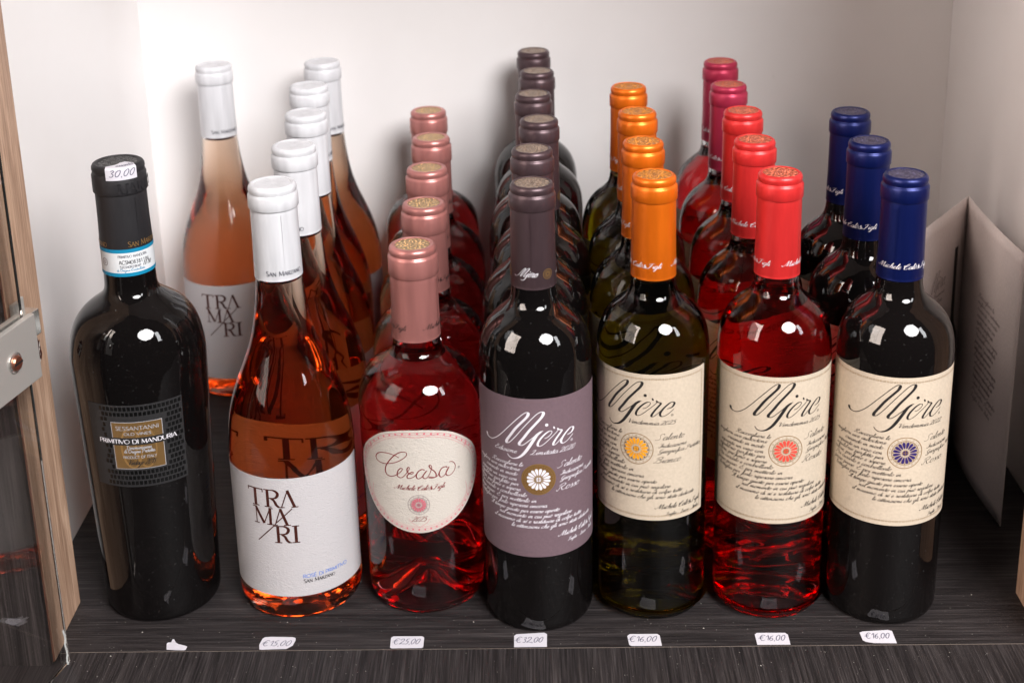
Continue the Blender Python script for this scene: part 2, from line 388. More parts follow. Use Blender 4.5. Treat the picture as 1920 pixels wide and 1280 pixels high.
# upright roman / sans capitals: straight strokes split by ';', a leading ~ marks a curve
ROMAN = {
'A': (14, ['0,0 6,20', '6.5,20 12.5,0', '2.5,7 10,7']), 'B': (11, ['1.5,20 1.5,0', '~1.5,20 8,19.5 8,11.5 1.5,11', '~1.5,11 10,10.5 10,.5 1.5,0']),
'C': (14, ['~13,16 9,20.3 2,17 1,9 4,1 9,-.4 13,4']), 'D': (14, ['1.5,20 1.5,0', '~1.5,20 9,19.5 13,10 9,.5 1.5,0']),
'E': (10.5, ['1.5,20 1.5,0', '1.5,20 9,20', '1.5,10.5 8,10.5', '1.5,0 9.5,0']), 'F': (10, ['1.5,20 1.5,0', '1.5,20 9,20', '1.5,10.5 8,10.5']),
'I': (4, ['2,20 2,0']), 'L': (10, ['1.5,20 1.5,0', '1.5,0 9,0']), 'M': (16, ['1.5,0 2.5,20', '2.5,20 8,2', '8,2 13.5,20', '13.5,20 14.5,0']),
'N': (14, ['1.5,0 1.5,20', '1.5,20 12,0', '12,0 12,20']), 'O': (15.5, ['~7.5,20.3 1.5,15 1.5,5 7.5,-.4 13.8,5 13.8,15 7.5,20.3']),
'P': (11, ['1.5,20 1.5,0', '~1.5,20 9,19.5 9,10 1.5,9.5']), 'R': (12, ['1.5,20 1.5,0', '~1.5,20 9,19.5 9,11 1.5,10.5', '5,10.5 11,0']),
'S': (10.5, ['~9,17 5.5,20.3 1.5,16 5,10.8 9,6 6,-.4 1,2.5']), 'T': (12, ['6,20 6,0', '0,20 12,20']), 'U': (13, ['~1.5,20 1.5,5 6.5,-.4 11.5,5 11.5,20']),
'V': (13, ['0,20 6.5,0', '6.5,0 13,20']), 'Y': (12, ['0,20 6,9', '12,20 6,9', '6,9 6,0']), 'Z': (11.5, ['1,20 10.5,20', '10.5,20 1,0', '1,0 11,0']),
'G': (14, ['~13,16 9,20.3 2,17 1,9 4,1 9,-.4 12.6,3', '12.6,9 12.6,2', '8.5,9 12.6,9']), 'K': (12, ['1.5,20 1.5,0', '11,20 1.5,9', '4,11 11.5,0']),
'H': (14, ['1.5,20 1.5,0', '12,20 12,0', '1.5,10 12,10']), '0': (12, ['~6,20 1.5,15 1.5,5 6,0 10.5,5 10.5,15 6,20']), '1': (12, ['3,16 6,20', '6,20 6,0']),
'2': (12, ['~2,16 5,20 9,18 9,13 2,0', '2,0 10,0']), '3': (12, ['~2,18 6,20 9.5,16 5,10.5 10,5.5 6,0 2,2']), '4': (12, ['8,20 1,6', '1,6 11,6', '8,20 8,0']),
'5': (12, ['9.5,20 3,20', '3,20 2.5,11', '~2.5,11 7,12.5 10,7 7,0 2,1.5']), '6': (12, ['~9,19 4,15 2,6 6,0 10,5 7,10.5 3,8']), '8': (12, ['~6,20 2.5,16 6,10.8 10,5.5 6,0 2,5.5 6,10.8 9.5,16 6,20']),
'.': (5, ['2,1.5 2,0']), "'": (4, ['2,20 2,16']), ' ': (7, []), '-': (8, ['1,9 6,9']), 'É': (10.5, ['1.5,20 1.5,0', '1.5,20 9,20', '1.5,10.5 8,10.5', '1.5,0 9.5,0', '4,23 7,27']),
'7': (11, ['1,20 10,20', '10,20 4,0']),
}
def pts(s): return [tuple(float(c) for c in q.split(',')) for q in s.split()]
def width(text, font):
    t = 0
    for ch in text:
        ch = ACC[ch][0] if ch in ACC else ch
        t += font[ch][0] if ch in font else font[ch.upper()][0]*.8
    return t
def script(ink, text, u0, u1, v, h, m, thin=.1, thick=.26, slant=.5, lay=1, curve=0):
    "h = x-height in mm; text is fitted between u0 and u1"
    k = (u1-u0)/width(text, SCRIPT); s = h/10; x = u0
    for ch in text:
        acc = None
        if ch in ACC: ch, acc = ACC[ch]
        wd, st = SCRIPT[ch]
        for q in st+([acc] if acc else []):
            P = [(x+a*k+(b*s)*slant, v+b*s) for a, b in pts(q)]
            ink.stroke(P, m, thin, thick, 3, lay, 1.2)
        x += wd*k
def roman(ink, text, u0, u1, v, h, m, thin=.12, thick=.3, serif=0., lay=1, arc=0., slant=0.):
    "h = cap height; lower-case letters become small capitals"
    k = (u1-u0)/width(text, ROMAN); x = u0; um = (u0+u1)/2
    for ch in text:
        q = 1. if ch in ROMAN else .8
        wd, st = ROMAN[ch.upper()]; s = h/20*q
        for g in st:
            cur = g[0] == '~'; P = [(x+a*k*q+b*s*slant, v+b*s) for a, b in pts(g.lstrip('~'))]
            if not cur:
                a, b = P[0], P[-1]; dx, dy = b[0]-a[0], b[1]-a[1]; L = math.hypot(dx, dy) or 1
                down = dy < 0 or (abs(dy) > .3*L and dx > 0) ; horiz = abs(dy) < .25*L
                wdt = thin if horiz or (dy > 0) else thick
                ink.stroke(P, m, wdt, wdt, 1, lay)
                if serif and not horiz:
                    for e in (a, b):
                        if min(abs(e[1]-v), abs(e[1]-v-20*s)) < .1*s*20: ink.stroke([(e[0]-serif, e[1]), (e[0]+serif, e[1])], m, thin, thin, 1, lay)
            else: ink.stroke(P, m, thin, thick, 4, lay, 1.0, taper=False)
        x += wd*q*k
MJ = [[[-37.5,139.5],[-37.1,137.7],[-35.6,136.8],[-33.1,136.6],[-30.6,137.5],[-26.8,140.1],[-22.6,144.2],[-18.1,149.3],[-13.1,154.8],[-9.1,158.9],[-6.5,160.9],[-5.2,160.9],[-4.9,159.8],[-5.9,157.7],[-9.2,153.9],[-13.2,149.2],[-16.7,144.0],[-19.4,139.9],[-19.6,138.0],[-18.3,138.3],[-16.9,139.4],[-13.3,143.6],[-8.6,149.8],[-3.7,155.7],[0.3,159.9],[2.9,161.4],[4.3,161.1],[4.4,159.7],[3.1,157.4],[-0.4,153.3],[-4.5,148.4],[-8.1,143.2],[-10.6,139.8],[-10.8,138.2],[-9.5,137.9],[-7.9,138.7],[-4.0,142.1],[-0.5,145.3],[2.3,147.5],[4.2,148.3]],[[3.3,148.0],[0.4,145.7],[-2.2,141.5],[-5.0,136.8],[-8.0,132.4],[-11.0,129.5],[-13.7,128.2],[-16.1,127.9],[-18.2,128.9],[-19.2,130.4]],[[4.9,143.0],[6.7,143.5],[8.9,145.3],[9.8,146.9],[9.3,147.7],[7.7,147.6],[5.1,145.8],[2.2,142.5],[0.8,139.7],[0.9,138.1],[2.2,137.8],[4.7,139.2],[7.9,142.0],[10.9,144.7],[13.3,147.0],[13.9,148.3]],[[16.7,147.3],[15.6,145.8],[12.9,142.6],[10.8,139.4],[10.6,137.9],[11.8,137.9],[14.5,140.1],[17.6,143.2],[22.2,146.9],[24.5,147.0],[24.9,145.7],[23.3,143.7],[20.2,142.8]],[[24.9,145.7],[24.5,147.0],[22.2,146.9],[18.4,143.8],[16.1,140.5],[15.9,138.6],[17.3,137.7],[20.1,138.7],[22.8,140.7],[24.7,142.2]],[[13.4,149.1],[14.2,147.9],[16.7,147.2]],[[10.8,150.6],[11.6,148.9]],[[6.5,152.2]],[[23.6,138.3]]]
CE = [[[-11.7,119.4],[-14.7,120.6],[-19.3,121.2],[-23.9,120.6],[-27.8,118.9],[-29.8,116.1],[-29.0,113.9],[-26.5,112.9],[-22.4,112.9],[-17.5,114.2],[-13.3,116.0],[-9.2,118.7],[-6.6,121.3],[-6.5,123.4],[-8.7,123.9],[-11.7,122.8],[-15.5,119.8],[-19.3,115.1],[-21.6,111.1],[-22.2,107.8],[-21.2,105.3],[-18.4,104.6],[-15.9,105.4],[-13.1,107.1],[-10.6,109.6],[-9.6,111.4],[-10.6,111.8],[-12.3,110.4],[-13.4,107.7],[-13.2,105.7],[-11.5,104.8],[-9.6,105.5],[-7.2,108.2],[-5.5,110.8],[-4.9,112.5],[-5.6,113.0],[-6.5,111.7],[-6.5,110.0],[-5.6,108.7],[-3.8,108.1],[-2.5,109.0],[-2.8,109.7],[-4.3,109.1],[-6.3,107.3],[-6.8,105.8],[-5.8,104.8],[-3.5,105.5],[-1.3,107.1],[1.0,110.2],[3.5,111.4],[4.8,110.7]],[[4.8,110.7],[2.9,111.5],[0.6,109.8],[-0.7,107.1],[-0.3,105.2],[1.0,104.7],[2.9,106.0],[4.5,107.9],[6.2,110.2]],[[6.2,110.2],[4.6,108.3],[3.5,106.3],[4.4,104.7],[6.0,105.0],[7.9,107.6],[9.1,110.9],[9.4,112.9],[8.5,114.2],[7.8,113.4],[8.7,111.6],[10.8,109.6],[12.1,107.3],[11.9,105.2],[9.9,104.5],[7.8,104.8],[7.5,105.6],[9.0,105.3],[11.2,104.8],[13.2,105.7],[14.5,108.2],[16.2,110.5],[19.0,111.0],[19.9,110.1]],[[19.9,110.1],[18.3,111.1],[16.2,110.5],[14.5,108.2],[14.3,105.8],[15.3,104.2],[17.4,104.7],[19.4,107.0],[21.3,110.3]],[[21.3,110.3],[19.9,108.6],[18.9,106.4],[19.4,104.6],[21.1,103.9],[23.6,105.0],[25.5,107.5],[25.8,110.2],[24.6,112.5],[22.9,113.6],[21.5,113.7]]]
CEOUT = [[3.0,139.7],[12.4,138.0],[23.8,132.9],[35.2,124.7],[43.0,116.8],[47.8,106.9],[46.5,100.0],[42.6,89.7],[35.8,79.9],[28.7,74.1],[19.9,69.0],[10.8,65.6],[1.0,64.6],[-8.8,65.5],[-19.3,68.2],[-28.5,72.1],[-37.1,78.1],[-45.5,86.4],[-54.0,104.0],[-46.5,114.7],[-37.0,125.2],[-23.5,134.0],[-10.3,138.8],[3.0,139.7]]

# ---------------------------------------------------------------- the cabinet
def struct(*a, **k): return box(*a, kind='structure', **k)
struct('shelf', -400, 400, 792.6, 1262, -24, 0, 'shelf', bev=.25)
struct('front_board', -900, 900, 600, 791.9, -24, 0, 'front', bev=.25)
struct('shelf_edge_band', -400, 400, 791.9, 792.6, -24, -.35, 'band', bev=0)
struct('front_fascia', -900, 900, 596, 600, -600, -1, 'clad', bev=.4)
struct('wall_back', -380, 400, 1250, 1262, .1, 730, 'wall', bev=0)
struct('wall_left', -366, -346, 848.2, 1249.8, .1, 730, 'wall', bev=.3)
struct('wall_right', 370, 390, 848.2, 1249.8, .1, 730, 'wall', bev=.3)
struct('cabinet_top', -380, 400, 783, 1249.8, 731, 750, 'wall', bev=0)
pl = struct('oak_post', -364, -317, 784.2, 848, .1, 730, 'oak', bev=.5)
pr = struct('oak_post', 322, 369, 784.2, 848, .1, 730, 'oak', bev=.5)
box('edge_band', -318.2, -317.2, 783.2, 784.1, .1, 730, 'oak_edge', pl, 0)
box('edge_band', 322.2, 323.2, 783.2, 784.1, .1, 730, 'oak_edge', pr, 0)
struct('front_cladding', -900, -318.4, 779, 784, .1, 730, 'clad', bev=.3)
struct('front_cladding', 323.4, 900, 779, 784, .1, 730, 'clad', bev=.3)
# broken-out screw hole in the left post
v = []; f = []
for k in range(5):
    for i in range(18):
        a = 2*math.pi*i/18; r = (6.2, 5.0, 3.6, 2.0, .6)[k]*(1+.22*rnd.uniform(-1, 1)); v.append((-316.93-(k > 0)*.04, 833+r*math.cos(a)*.8, 196+r*math.sin(a)*1.5))
for k in range(4):
    for i in range(18): j = (i+1) % 18; f.append((k*18+i, k*18+j, (k+1)*18+j, (k+1)*18+i))
link('screw_hole', v, f, ['dust', 'ink_brown'], pl, False, [rnd.choice((0, 1, 1, 1)) for _ in f])

# ---------------------------------------------------------------- glass door on the left
door = empty('glass_door', (-304, 782.2, .6)); tag(door, 'clear glass door standing open at the left edge, in front of the oak post', 'glass door')
ang = math.atan2(-.97, -.243)       # pane runs towards the viewer and a little to the left
def ploc(s, n, z):                 # s along the pane, n out of its right-hand face
    c, t = math.cos(ang), math.sin(ang); return (s*c+n*(-t), s*t+n*c, z)
def pbox(name, s0, s1, n0, n1, z0, z1, matn, bev=.5, parent=door):
    o = box(name, s0, s1, n0, n1, z0, z1, matn, parent, bev)
    for q in o.data.vertices:
        s, n, z = q.co; c, t = math.cos(ang), math.sin(ang); q.co = (s*c-n*t, s*t+n*c, z)
    return o
pbox('pane', 0, 420, -5, 0, 0, 700, 'pane', .7)
pl2 = pbox('clamp_plate', -5, 46, .3, 4.3, 200.5, 241.5, 'steel', .5)
pbox('clamp_plate', -5, 46, -9.3, -5.3, 200.5, 241.5, 'steel', .5)
pbox('hinge_arm', -16, -1, -12.5, -9.4, 204, 247, 'steel', .5); pbox('hinge_block', -16, -.8, -9.2, .1, 224, 240, 'steel_edge', .5)
def disc_on(name, s, z, r, h, matn, parent):
    v = []; f = []; n = 28
    for rr, hh in ((r, 4.4), (r, 4.3+h*.7), (r*.85, 4.3+h), (0.01, 4.3+h)):
        for i in range(n):
            a = 2*math.pi*i/n; v.append(ploc(s+rr*math.cos(a), hh, z+rr*math.sin(a)))
    for k in range(3):
        for i in range(n): j = (i+1) % n; f.append((k*n+i, k*n+j, (k+1)*n+j, (k+1)*n+i))
    return link(name, v, f, matn, parent, False)
disc_on('screw_collar', 20.5, 221, 6.4, 1.2, 'steel_edge', door); sc1 = disc_on('screw', 20.5, 221, 4.6, 3., 'copper', door)
pbox('screw_slot', 16.5, 24.5, 7.2, 7.5, 220.4, 221.7, 'ink_black', 0, sc1)
v = []; f = []
for i in range(30):
    z = .2+i*.9; a = 1.2+.7*rnd.random()
    for q in ((.5, .2), (a, .7+rnd.random()*.3), (2.2, .2)): v.append(ploc(1.6+q[0]+.5*math.sin(i*.5)+.4*rnd.random(), q[1], z))
for i in range(29):
    for k in range(2): f.append((i*3+k, i*3+k+1, i*3+k+4, i*3+k+3))
link('silicone_bead', v, f, 'silicone', door)

# ---------------------------------------------------------------- bottle profiles (radius, height) in mm
BORD = [(0,15),(9,14.4),(17,11),(24,5.5),(28.5,1.6),(31,0),(33,.4),(34.8,2.6),(35.7,6),(35.9,12),(36.0,60),(36.3,150),(36.4,180),(36.1,189),(35.0,196.5),(33.3,202),(30.7,207.3),(27.2,211.8),(23.2,215.6),(19.3,218.9),(16.4,222.2),(14.9,226.4),(14.2,232),(13.6,242),(13.3,262),(12.6,282),(12.0,296.3),(0,296.4)]
BURG = [(0,11),(14,10),(26,6),(33,1.2),(36,0),(38.5,.7),(41.0,4),(41.8,9),(42,20),(42.1,100),(42.0,117),(41.0,130),(38.9,141.5),(35.7,152.5),(31.6,163.5),(27.2,174),(23.4,184),(20.5,194),(18.3,205),(16.7,216),(15.6,227),(15.0,236),(14.5,260),(13.8,291.8),(0,292)]
CERA = [(0,25),(5,24),(12,17.5),(20,9),(28,2.4),(32.5,0),(35.2,.5),(38.2,3.2),(39.5,8),(39.8,20),(40.4,100),(40.7,138),(40.3,148),(38.9,156),(36.2,162.6),(32.3,167.8),(27.2,172.2),(22,175.6),(18,178.6),(16.1,182.4),(15.5,188),(15.1,200),(14.2,230),(13.4,248),(0,248.2)]
SESS = [(0,14),(14,12),(26,5),(31,1),(33.5,0),(36,.6),(38,3),(38.8,8),(39.2,20),(41.2,90),(43.0,150),(43.8,178),(43.6,187),(42.4,195.5),(40.4,203),(37.4,209.4),(33,215),(28,219.2),(23,222.7),(19,226),(17,230),(16.5,237),(16.1,258),(15.0,295),(14.2,309.2),(0,309.4)]
def dens(p, n=6): return [(max(0, a), b) for a, b in catmull(p, n)]
def rad(prof):
    q = [(z, r) for r, z in prof if z > 12]
    def fn(z):
        for (a, b), (c, d) in zip(q, q[1:]):
            if a <= z <= c: return b+(d-b)*(z-a)/max(1e-6, c-a)
        return q[-1][1]
    return fn
def inset(P, d):
    out = []
    for i in range(len(P)):
        a, b = P[max(0, i-1)], P[min(len(P)-1, i+1)]; dx, dy = b[0]-a[0], b[1]-a[1]; L = math.hypot(dx, dy) or 1
        out.append((max(0, P[i][0]-dy/L*d), P[i][1]+dx/L*d))
    out[0] = (0, P[0][1]+d); return out
def glass_body(prof, kind, level, t):
    P = dens(prof)
    if kind == 'black': return lathe('glass_body', P, kind, t)
    g = lathe('glass_body', P, 'olive' if kind == 'pale' else 'clear', t, 128)
    I = inset(P, 2.9); I = [q for i, q in enumerate(I) if i == 0 or q[0] > 0.3 and q[1] > I[0][1]-25]
    liq = [q for q in I if q[1] < level-.3]; rl = [q[0] for q in I if q[1] >= level-.3][0]
    top = prof[-1][1]-22
    lathe('wine', liq+[(rl, level), (rl*.5, level-.2), (0, level-.25)], kind, g)
    up = [q for q in I if level+.5 < q[1] < top]
    lathe('air_pocket', [(0, level+.05), (rl*.5, level+.1), (rl, level+.3)]+up+[(up[-1][0], top), (0, top)], 'air', g)
    return g
def capsule(t, matn, H, rr, rt, r0, zr, zb, rb, seal=None, rs=11):
    rings = [(rb-.35, zb+2.5), (rb-.3, zb), (rb+.05, zb), (rb+.05, zb+.6), (rb-.1, zb+1.1), (rb, zb+2), (r0+.12, (zb+zr)/2), (r0, zr-5), (r0-.05, zr-.9), (r0-.15, zr-.15), (rr-.25, zr), (rr, zr+.5), (rr+.03, zr+4),
        (rr-.03, H-7.3), (rr-.4, H-6.5), (rt+.5, H-6.0), (rt+.15, H-5.4), (rt+.25, H-4.6), (rt+.5, H-3.4), (rt+.35, H-1.9), (rt-.3, H-.7), (rt-1.4, H), (rs+.5, H-.05), (rs+.15, H-.45), (rs*.5, H-.5), (0, H-.5)]
    o = lathe('capsule', rings, matn, t, 72)
    link('overlap_seam', [(x, y, z) for z in (zb+1, zr-2) for x, y in (((rb+.12)*math.sin(.8), -(rb+.12)*math.cos(.8)), ((rb+.1)*math.sin(.83), -(rb+.1)*math.cos(.83)))], [(0, 1, 3, 2)], matn, o)
    if seal:
        v = []; f = []; n = 48
        for k in range(9):
            for i in range(n):
                a = 2*math.pi*i/n; r = rs*k/8; v.append((r*math.cos(a), r*math.sin(a), H-.35+.10*math.sin(a*12)*(k in (3, 4, 6))+.12*(k in (5, 7))))
        for k in range(8):
            for i in range(n): j = (i+1) % n; f.append((k*n+i, k*n+j, (k+1)*n+j, (k+1)*n+i))
        # medallion keeps its own origin on the axis, so its rings are centred
        link('medallion', v, f, seal, o)
    return o
def sheet(name, fn, u0, u1, z0, z1, matn, parent, nu=48, nv=14, edge=None, bow=0):
    v = []; f = []
    for j in range(nv+1):
        z = z0+(z1-z0)*j/nv
        a, b = (u0, u1) if edge is None else edge(z)
        for i in range(nu+1):
            u = a+(b-a)*i/nu; v.append(fn(u, z))
    for j in range(nv):
        for i in range(nu): k = j*(nu+1)+i; f.append((k, k+1, k+nu+2, k+nu+1))
    # paper edge: a thin skirt back to the glass
    return link(name, v, f, matn, parent)

def rosette(k, c, r, petal, line, style='line', n=16):
    cx, cz = c
    if style == 'solid':
        k.ring(c, 0.01, r, 'ink_gold', 1, 56, 6); k.ring(c, r*.90, r*.915, 'ink_brown', 2); k.ring(c, r*.72, r*.735, 'ink_brown', 2)
        for i in range(36):
            a = 2*math.pi*i/36; k.ring((cx+r*.81*math.cos(a), cz+r*.81*math.sin(a)), .12, .3, 'ink_brown', 2, 6)
    else:
        k.ring(c, r*.96, r, line, 1, 64); k.ring(c, r*.74, r*.775, line, 1, 56)
        for i in range(24):
            a = 2*math.pi*i/24; p = (cx+r*.868*math.cos(a), cz+r*.868*math.sin(a))
            if i % 2: k.ring(p, .01, .22, line, 1, 6)
            else: k.ring(p, .42, .62, line, 1, 4)
        for i in range(n):
            a = 2*math.pi*(i+.5)/n+.0; a2 = a+math.pi/n
            p = [(cx+q*math.cos(b), cz+q*math.sin(b)) for q, b in ((r*.72, a2-.075), (r*.72, a2+.075), (r*.63, a2), (r*.63, a2))]
            k.strip([p[0], p[2]], [p[1], p[3]], line if petal != 'ink_orange' else 'ink_black', 1)
    for i in range(n):
        a = 2*math.pi*(i+.5)/n; ca, sa = math.cos(a), math.sin(a); A = []; B = []
        for t, wd in ((.27, .02), (.34, .045), (.45, .07), (.56, .088), (.63, .085), (.68, .045), (.705, .0)):
            A.append((cx+r*(t*ca-wd*sa), cz+r*(t*sa+wd*ca))); B.append((cx+r*(t*ca+wd*sa), cz+r*(t*sa-wd*ca)))
        k.strip(A, B, petal, 2)
        if style == 'line':
            for S in (A, B): k.stroke(S, line, .12, .12, 1, 3)
    k.ring(c, .01, r*.15, petal, 2, 20, 2)
    for a in (0, math.pi/2):
        d = (math.cos(a)*r*.15, math.sin(a)*r*.15); k.stroke([(cx-d[0], cz-d[1]), (cx+d[0], cz+d[1])], 'ink_gold' if style == 'solid' else line, .45, .45, 1, 3)
    k.ring(c, r*.15, r*.18, line, 3, 24)
    for i in range(20):
        a = 2*math.pi*i/20; k.ring((cx+r*.22*math.cos(a), cz+r*.22*math.sin(a)), .01, .17, line if style == 'line' else 'ink_white', 2, 5)
TEXT = [("Raccogliere le",-33.4,-10,122.9),("migliori uve autoctone",-48.8,-12.2,119.5),("creando in modo",-40.4,-13.9,115.8),("sapiente un vino con",-47.5,-14.2,112.1),("equilibrio perfetto per",-49,-13.3,108.7),("colore, profumo e sapore.",-51,-11.2,105.1),("Poi curarlo e controllarlo",-50,-8.1,101.4),("passo passo. E poi metterlo in",-51,-1.8,97.7),("bottiglia per farlo riposare ancora.",-49,5.5,94),("Il tempo giusto per essere aperto",-36.3,13,90.2),("nel momento in cui può regalare",-28,22,86.5),("il massimo di sé e restituire di colpo tutte",-32.5,30.5,82.7),("le attenzioni che gli sono state dedicate",-18.8,40.2,78.9)]
def mj_label(k, ink, dz, petal, line, colour, year, style):
    "the tall script label; u = 0 at the middle of its rosette"
    for i, s in enumerate(MJ):
        P = [(a-.9, b+dz) for a, b in s]
        if len(P) == 1:
            if i == 7: k.ring(P[0], .01, 1.05, ink, 1, 14)
            else: k.ring(P[0], .65, .85, ink, 1, 14); k.ring(P[0], .1, .3, ink, 1, 8)
        else: k.stroke(P, ink, (.5, .5, .42, .42, .42, .6, .5)[i], (2.0, 2.3, 1.45, 1.5, 1.5, 1.1, 1.1)[i], 4, 1+(i % 2), 1.5)
    for t, a, b, z in TEXT: script(k, t, a, b, z+dz, 1.45, ink, .19, .43)
    script(k, 'Salento', 11.8, 31.2, 121+dz, 2.2, ink, .2, .5); script(k, 'Indicazione', 13.8, 33, 115.7+dz, 1.45, ink, .19, .42)
    script(k, 'Geografica Protetta', 13.9, 45.4, 111.7+dz, 1.45, ink, .19, .42); script(k, colour, 10.8, 28.6, 104.7+dz, 2.3, ink, .2, .52)
    script(k, 'Michele Calò&Figli', 13, 46, 71.5+dz, 1.75, ink, .2, .55); script(k, 'Tuglie - Lecce - Italia', 18.8, 45, 66.6+dz, 1.15, ink, .18, .38)
    if style == 'solid': script(k, 'Edizione', -30.5, -14, 131.8+dz, 1.7, ink, .2, .44); script(k, 'Limitata '+year, -5.5, 25, 131.8+dz, 1.7, ink, .2, .44)
    else: script(k, 'Vendemmia '+year, -6.2, 25, 131.8+dz, 1.5, ink, .2, .45)
    k2 = Ink(); rosette(k2, (0, 114.2+dz), 11.0, petal, line, style); return k2
def chain(k, u0, u1, z0, z1, m):
    "border of little links: box, bead, box, bead"
    def run(a, b, fixed, vert):
        n = int(abs(b-a)/2.1)
        for i in range(n+1):
            q = a+(b-a)*i/n
            if i % 2 == 0:
                h, w2 = (.95, .5); x0, x1, y0, y1 = (q-h, q+h, fixed-w2, fixed+w2) if not vert else (fixed-w2, fixed+w2, q-h, q+h)
                k.frame(x0, x1, y0, y1, .2, m, 1)
            else: k.ring((q, fixed) if not vert else (fixed, q), .35, .58, m, 1, 8)
    run(u0, u1, z1, False); run(u0, u1, z0, False); run(z0+2, z1-2, u0, True); run(z0+2, z1-2, u1, True)
def kink(name, k, fn, parent, gap=.05): return k.build(name, fn, parent, gap)

def capsule_script(o, r, z, m, h=1.75, L=37.):
    k = Ink()
    for s in (0, math.pi*r): script(k, 'Michele Calò&Figli', s, s+L, z, h, m, .15, .44)
    kink('lettering', k, cyl(r, 0, .16), o)
def script_bottle(kind, capm, seal, capink, labm, ink, dz, petal, line, colour, year, style, zlab, body, level=231, u=(-61, 49.5)):
    t = empty('wine_bottle', (0, 0, 0)); glass_body(BORD, body, level, t)
    c = capsule(t, capm, 300, 14.65, 13.3, 13.9, 284.6, 233.8, 14.5, seal, 10.8)
    Rf = rad(dens(BORD)); fn = cyl(Rf, 0, .14)
    l = sheet('label', fn, u[0], u[1], zlab[0], zlab[1], labm, t, 72, 6)
    k = Ink(); kink('rosette', mj_label(k, ink, dz, petal, line, colour, year, style), fn, l); kb = Ink()
    if style == 'line': chain(kb, u[0]+3, u[1]-3, zlab[0]+3.2, zlab[1]-3.2, line)
    else:
        for zz in (zlab[0]+4, zlab[1]-4):
            for i in range(34): q = -58+i*1.6; kb.ring((q, zz), .01, .22, 'ink_grey', 1, 5)
    kink('printed_border', kb, fn, l); kink('lettering', k, fn, l)
    if kind == 'plum':
        k = Ink()
        for j in range(3):
            o0 = j*30.6
            for i, s in enumerate(MJ):
                if i == 8: continue
                P = [(o0+(a+37.5)*.25, 240.2+(b-128)*.25*1.0) for a, b in s]
                if len(P) == 1: k.ring(P[0], .01, .35, 'ink_white', 1, 8)
                else: k.stroke(P, 'ink_white', .24, .5, 3, 1, 1.2)
            cc = (o0+22.2, 243.8); k.ring(cc, 3.0, 3.35, 'ink_gold', 1, 32); k.ring(cc, 2.2, 2.4, 'ink_gold', 1, 24)
            for i in range(12):
                a = 2*math.pi*i/12; k.stroke([(cc[0]+.7*math.cos(a), cc[1]+.7*math.sin(a)), (cc[0]+2*math.cos(a), cc[1]+2*math.sin(a))], 'ink_gold', .38, .38, 1, 1)
        kink('lettering', k, cyl(14.45, 0, .16), c)
    else: capsule_script(c, 14.45, 242.3, capink)
    return t, c
plum, plum_c = script_bottle('plum', 'cap_plum', 'seal_bronze', None, 'lab_mauve', 'ink_white', 0, 'ink_white', 'ink_gold', 'Rosso', '2020', 'solid', (57.8, 170.3), 'black', u=(-63, 57))
oran, oran_c = script_bottle('orange', 'cap_orange', 'seal_orange', 'ink_white', 'lab_cream', 'ink_black', 13.4, 'ink_orange', 'ink_goldline', 'Bianco', '2025', 'line', (76.5, 180), 'pale')
red, red_c = script_bottle('red', 'cap_red', 'seal_red', 'ink_white', 'lab_cream', 'ink_black', 11.4, 'ink_red', 'ink_goldline', 'Rosato', '2025', 'line', (73.2, 177), 'ruby', 229)
blue, blue_c = script_bottle('blue', 'cap_blue', 'seal_blue', 'ink_white', 'lab_cream', 'ink_black', 13.4, 'ink_navy', 'ink_goldline', 'Rosso', '2022', 'line', (75.5, 179.3), 'black')

# the peach rose in the sloping-shouldered bottle
white = empty('wine_bottle', (0, 0, 0)); glass_body(BURG, 'peach', 231, white)
white_c = capsule(white, 'cap_white', 295.7, 16.1, 15.0, 15.1, 280.3, 233.6, 15.6, 'cap_white', 11.5)
fn = cyl(rad(dens(BURG)), 0, .16); l = sheet('label', fn, -79, 64, 19, 107.5, 'lab_white', white, 84, 5)
k = Ink(); B = 'ink_brown'
def S(P, w=.4, lay=1): k.stroke(P, B, w, w, 1, lay)
def serif(x, z, w=2.4): S([(x-w, z), (x+w, z)], .75)
S([(-25.6, 98.8), (-14.4, 98.8)], .85); S([(-25.6, 99.1), (-25.6, 96.6)], .75); S([(-14.5, 99.1), (-14.5, 96.6)], .75); S([(-20.1, 99), (-20.1, 86.5)], 2.2); serif(-20.1, 86.5, 2.6)
def bigR(x, z0, z1):
    S([(x, z1), (x, z0)], 2.0); serif(x-.1, z0, 2.4); S([(x-2.6, z1), (x+3, z1)], .75); m_ = (z0+z1)/2
    k.stroke([(x+1, z1), (x+4.2, z1-.1), (x+6.6, z1-1.6), (x+6.8, m_+2.4), (x+5, m_+.5), (x+1, m_+.2)], B, .75, 2.0, 5, 1, .8, taper=False)
    k.stroke([(x+2, m_+.2), (x+4.4, m_-1.6), (x+5.8, z0+1.5), (x+7.6, z0)], B, 1.1, 1.9, 4, 1, .8); S([(x+6.4, z0), (x+9, z0)], .75)
bigR(-11.0, 86.5, 98.9)
S([(2.6, 99), (-1.9, 86.6)], .75); S([(2.4, 99), (6.6, 86.6)], 1.9); serif(-1.9, 86.5, 2); serif(6.8, 86.5, 2.3)
S([(-20.4, 85.3), (-20.4, 73.4)], .75); serif(-20.4, 73.3, 2.0); S([(-22.8, 85.3), (-19.5, 85.3)], .75); S([(-20.4, 85.2), (-14.8, 73.8)], 1.9); S([(-14.8, 73.8), (-10, 85.3)], .75); S([(-10.1, 85.3), (-10.1, 73.4)], 1.9); serif(-10.2, 73.3, 2.5); S([(-11, 85.3), (-8, 85.3)], .75)
S([(-3, 85.5), (-7, 73.4)], .75); S([(-3.1, 85.5), (1, 73.4)], 1.9); serif(-7.2, 73.3, 1.9); serif(1, 73.3, 2.3); S([(-6.6, 74.6), (4.9, 85.5)], .75)
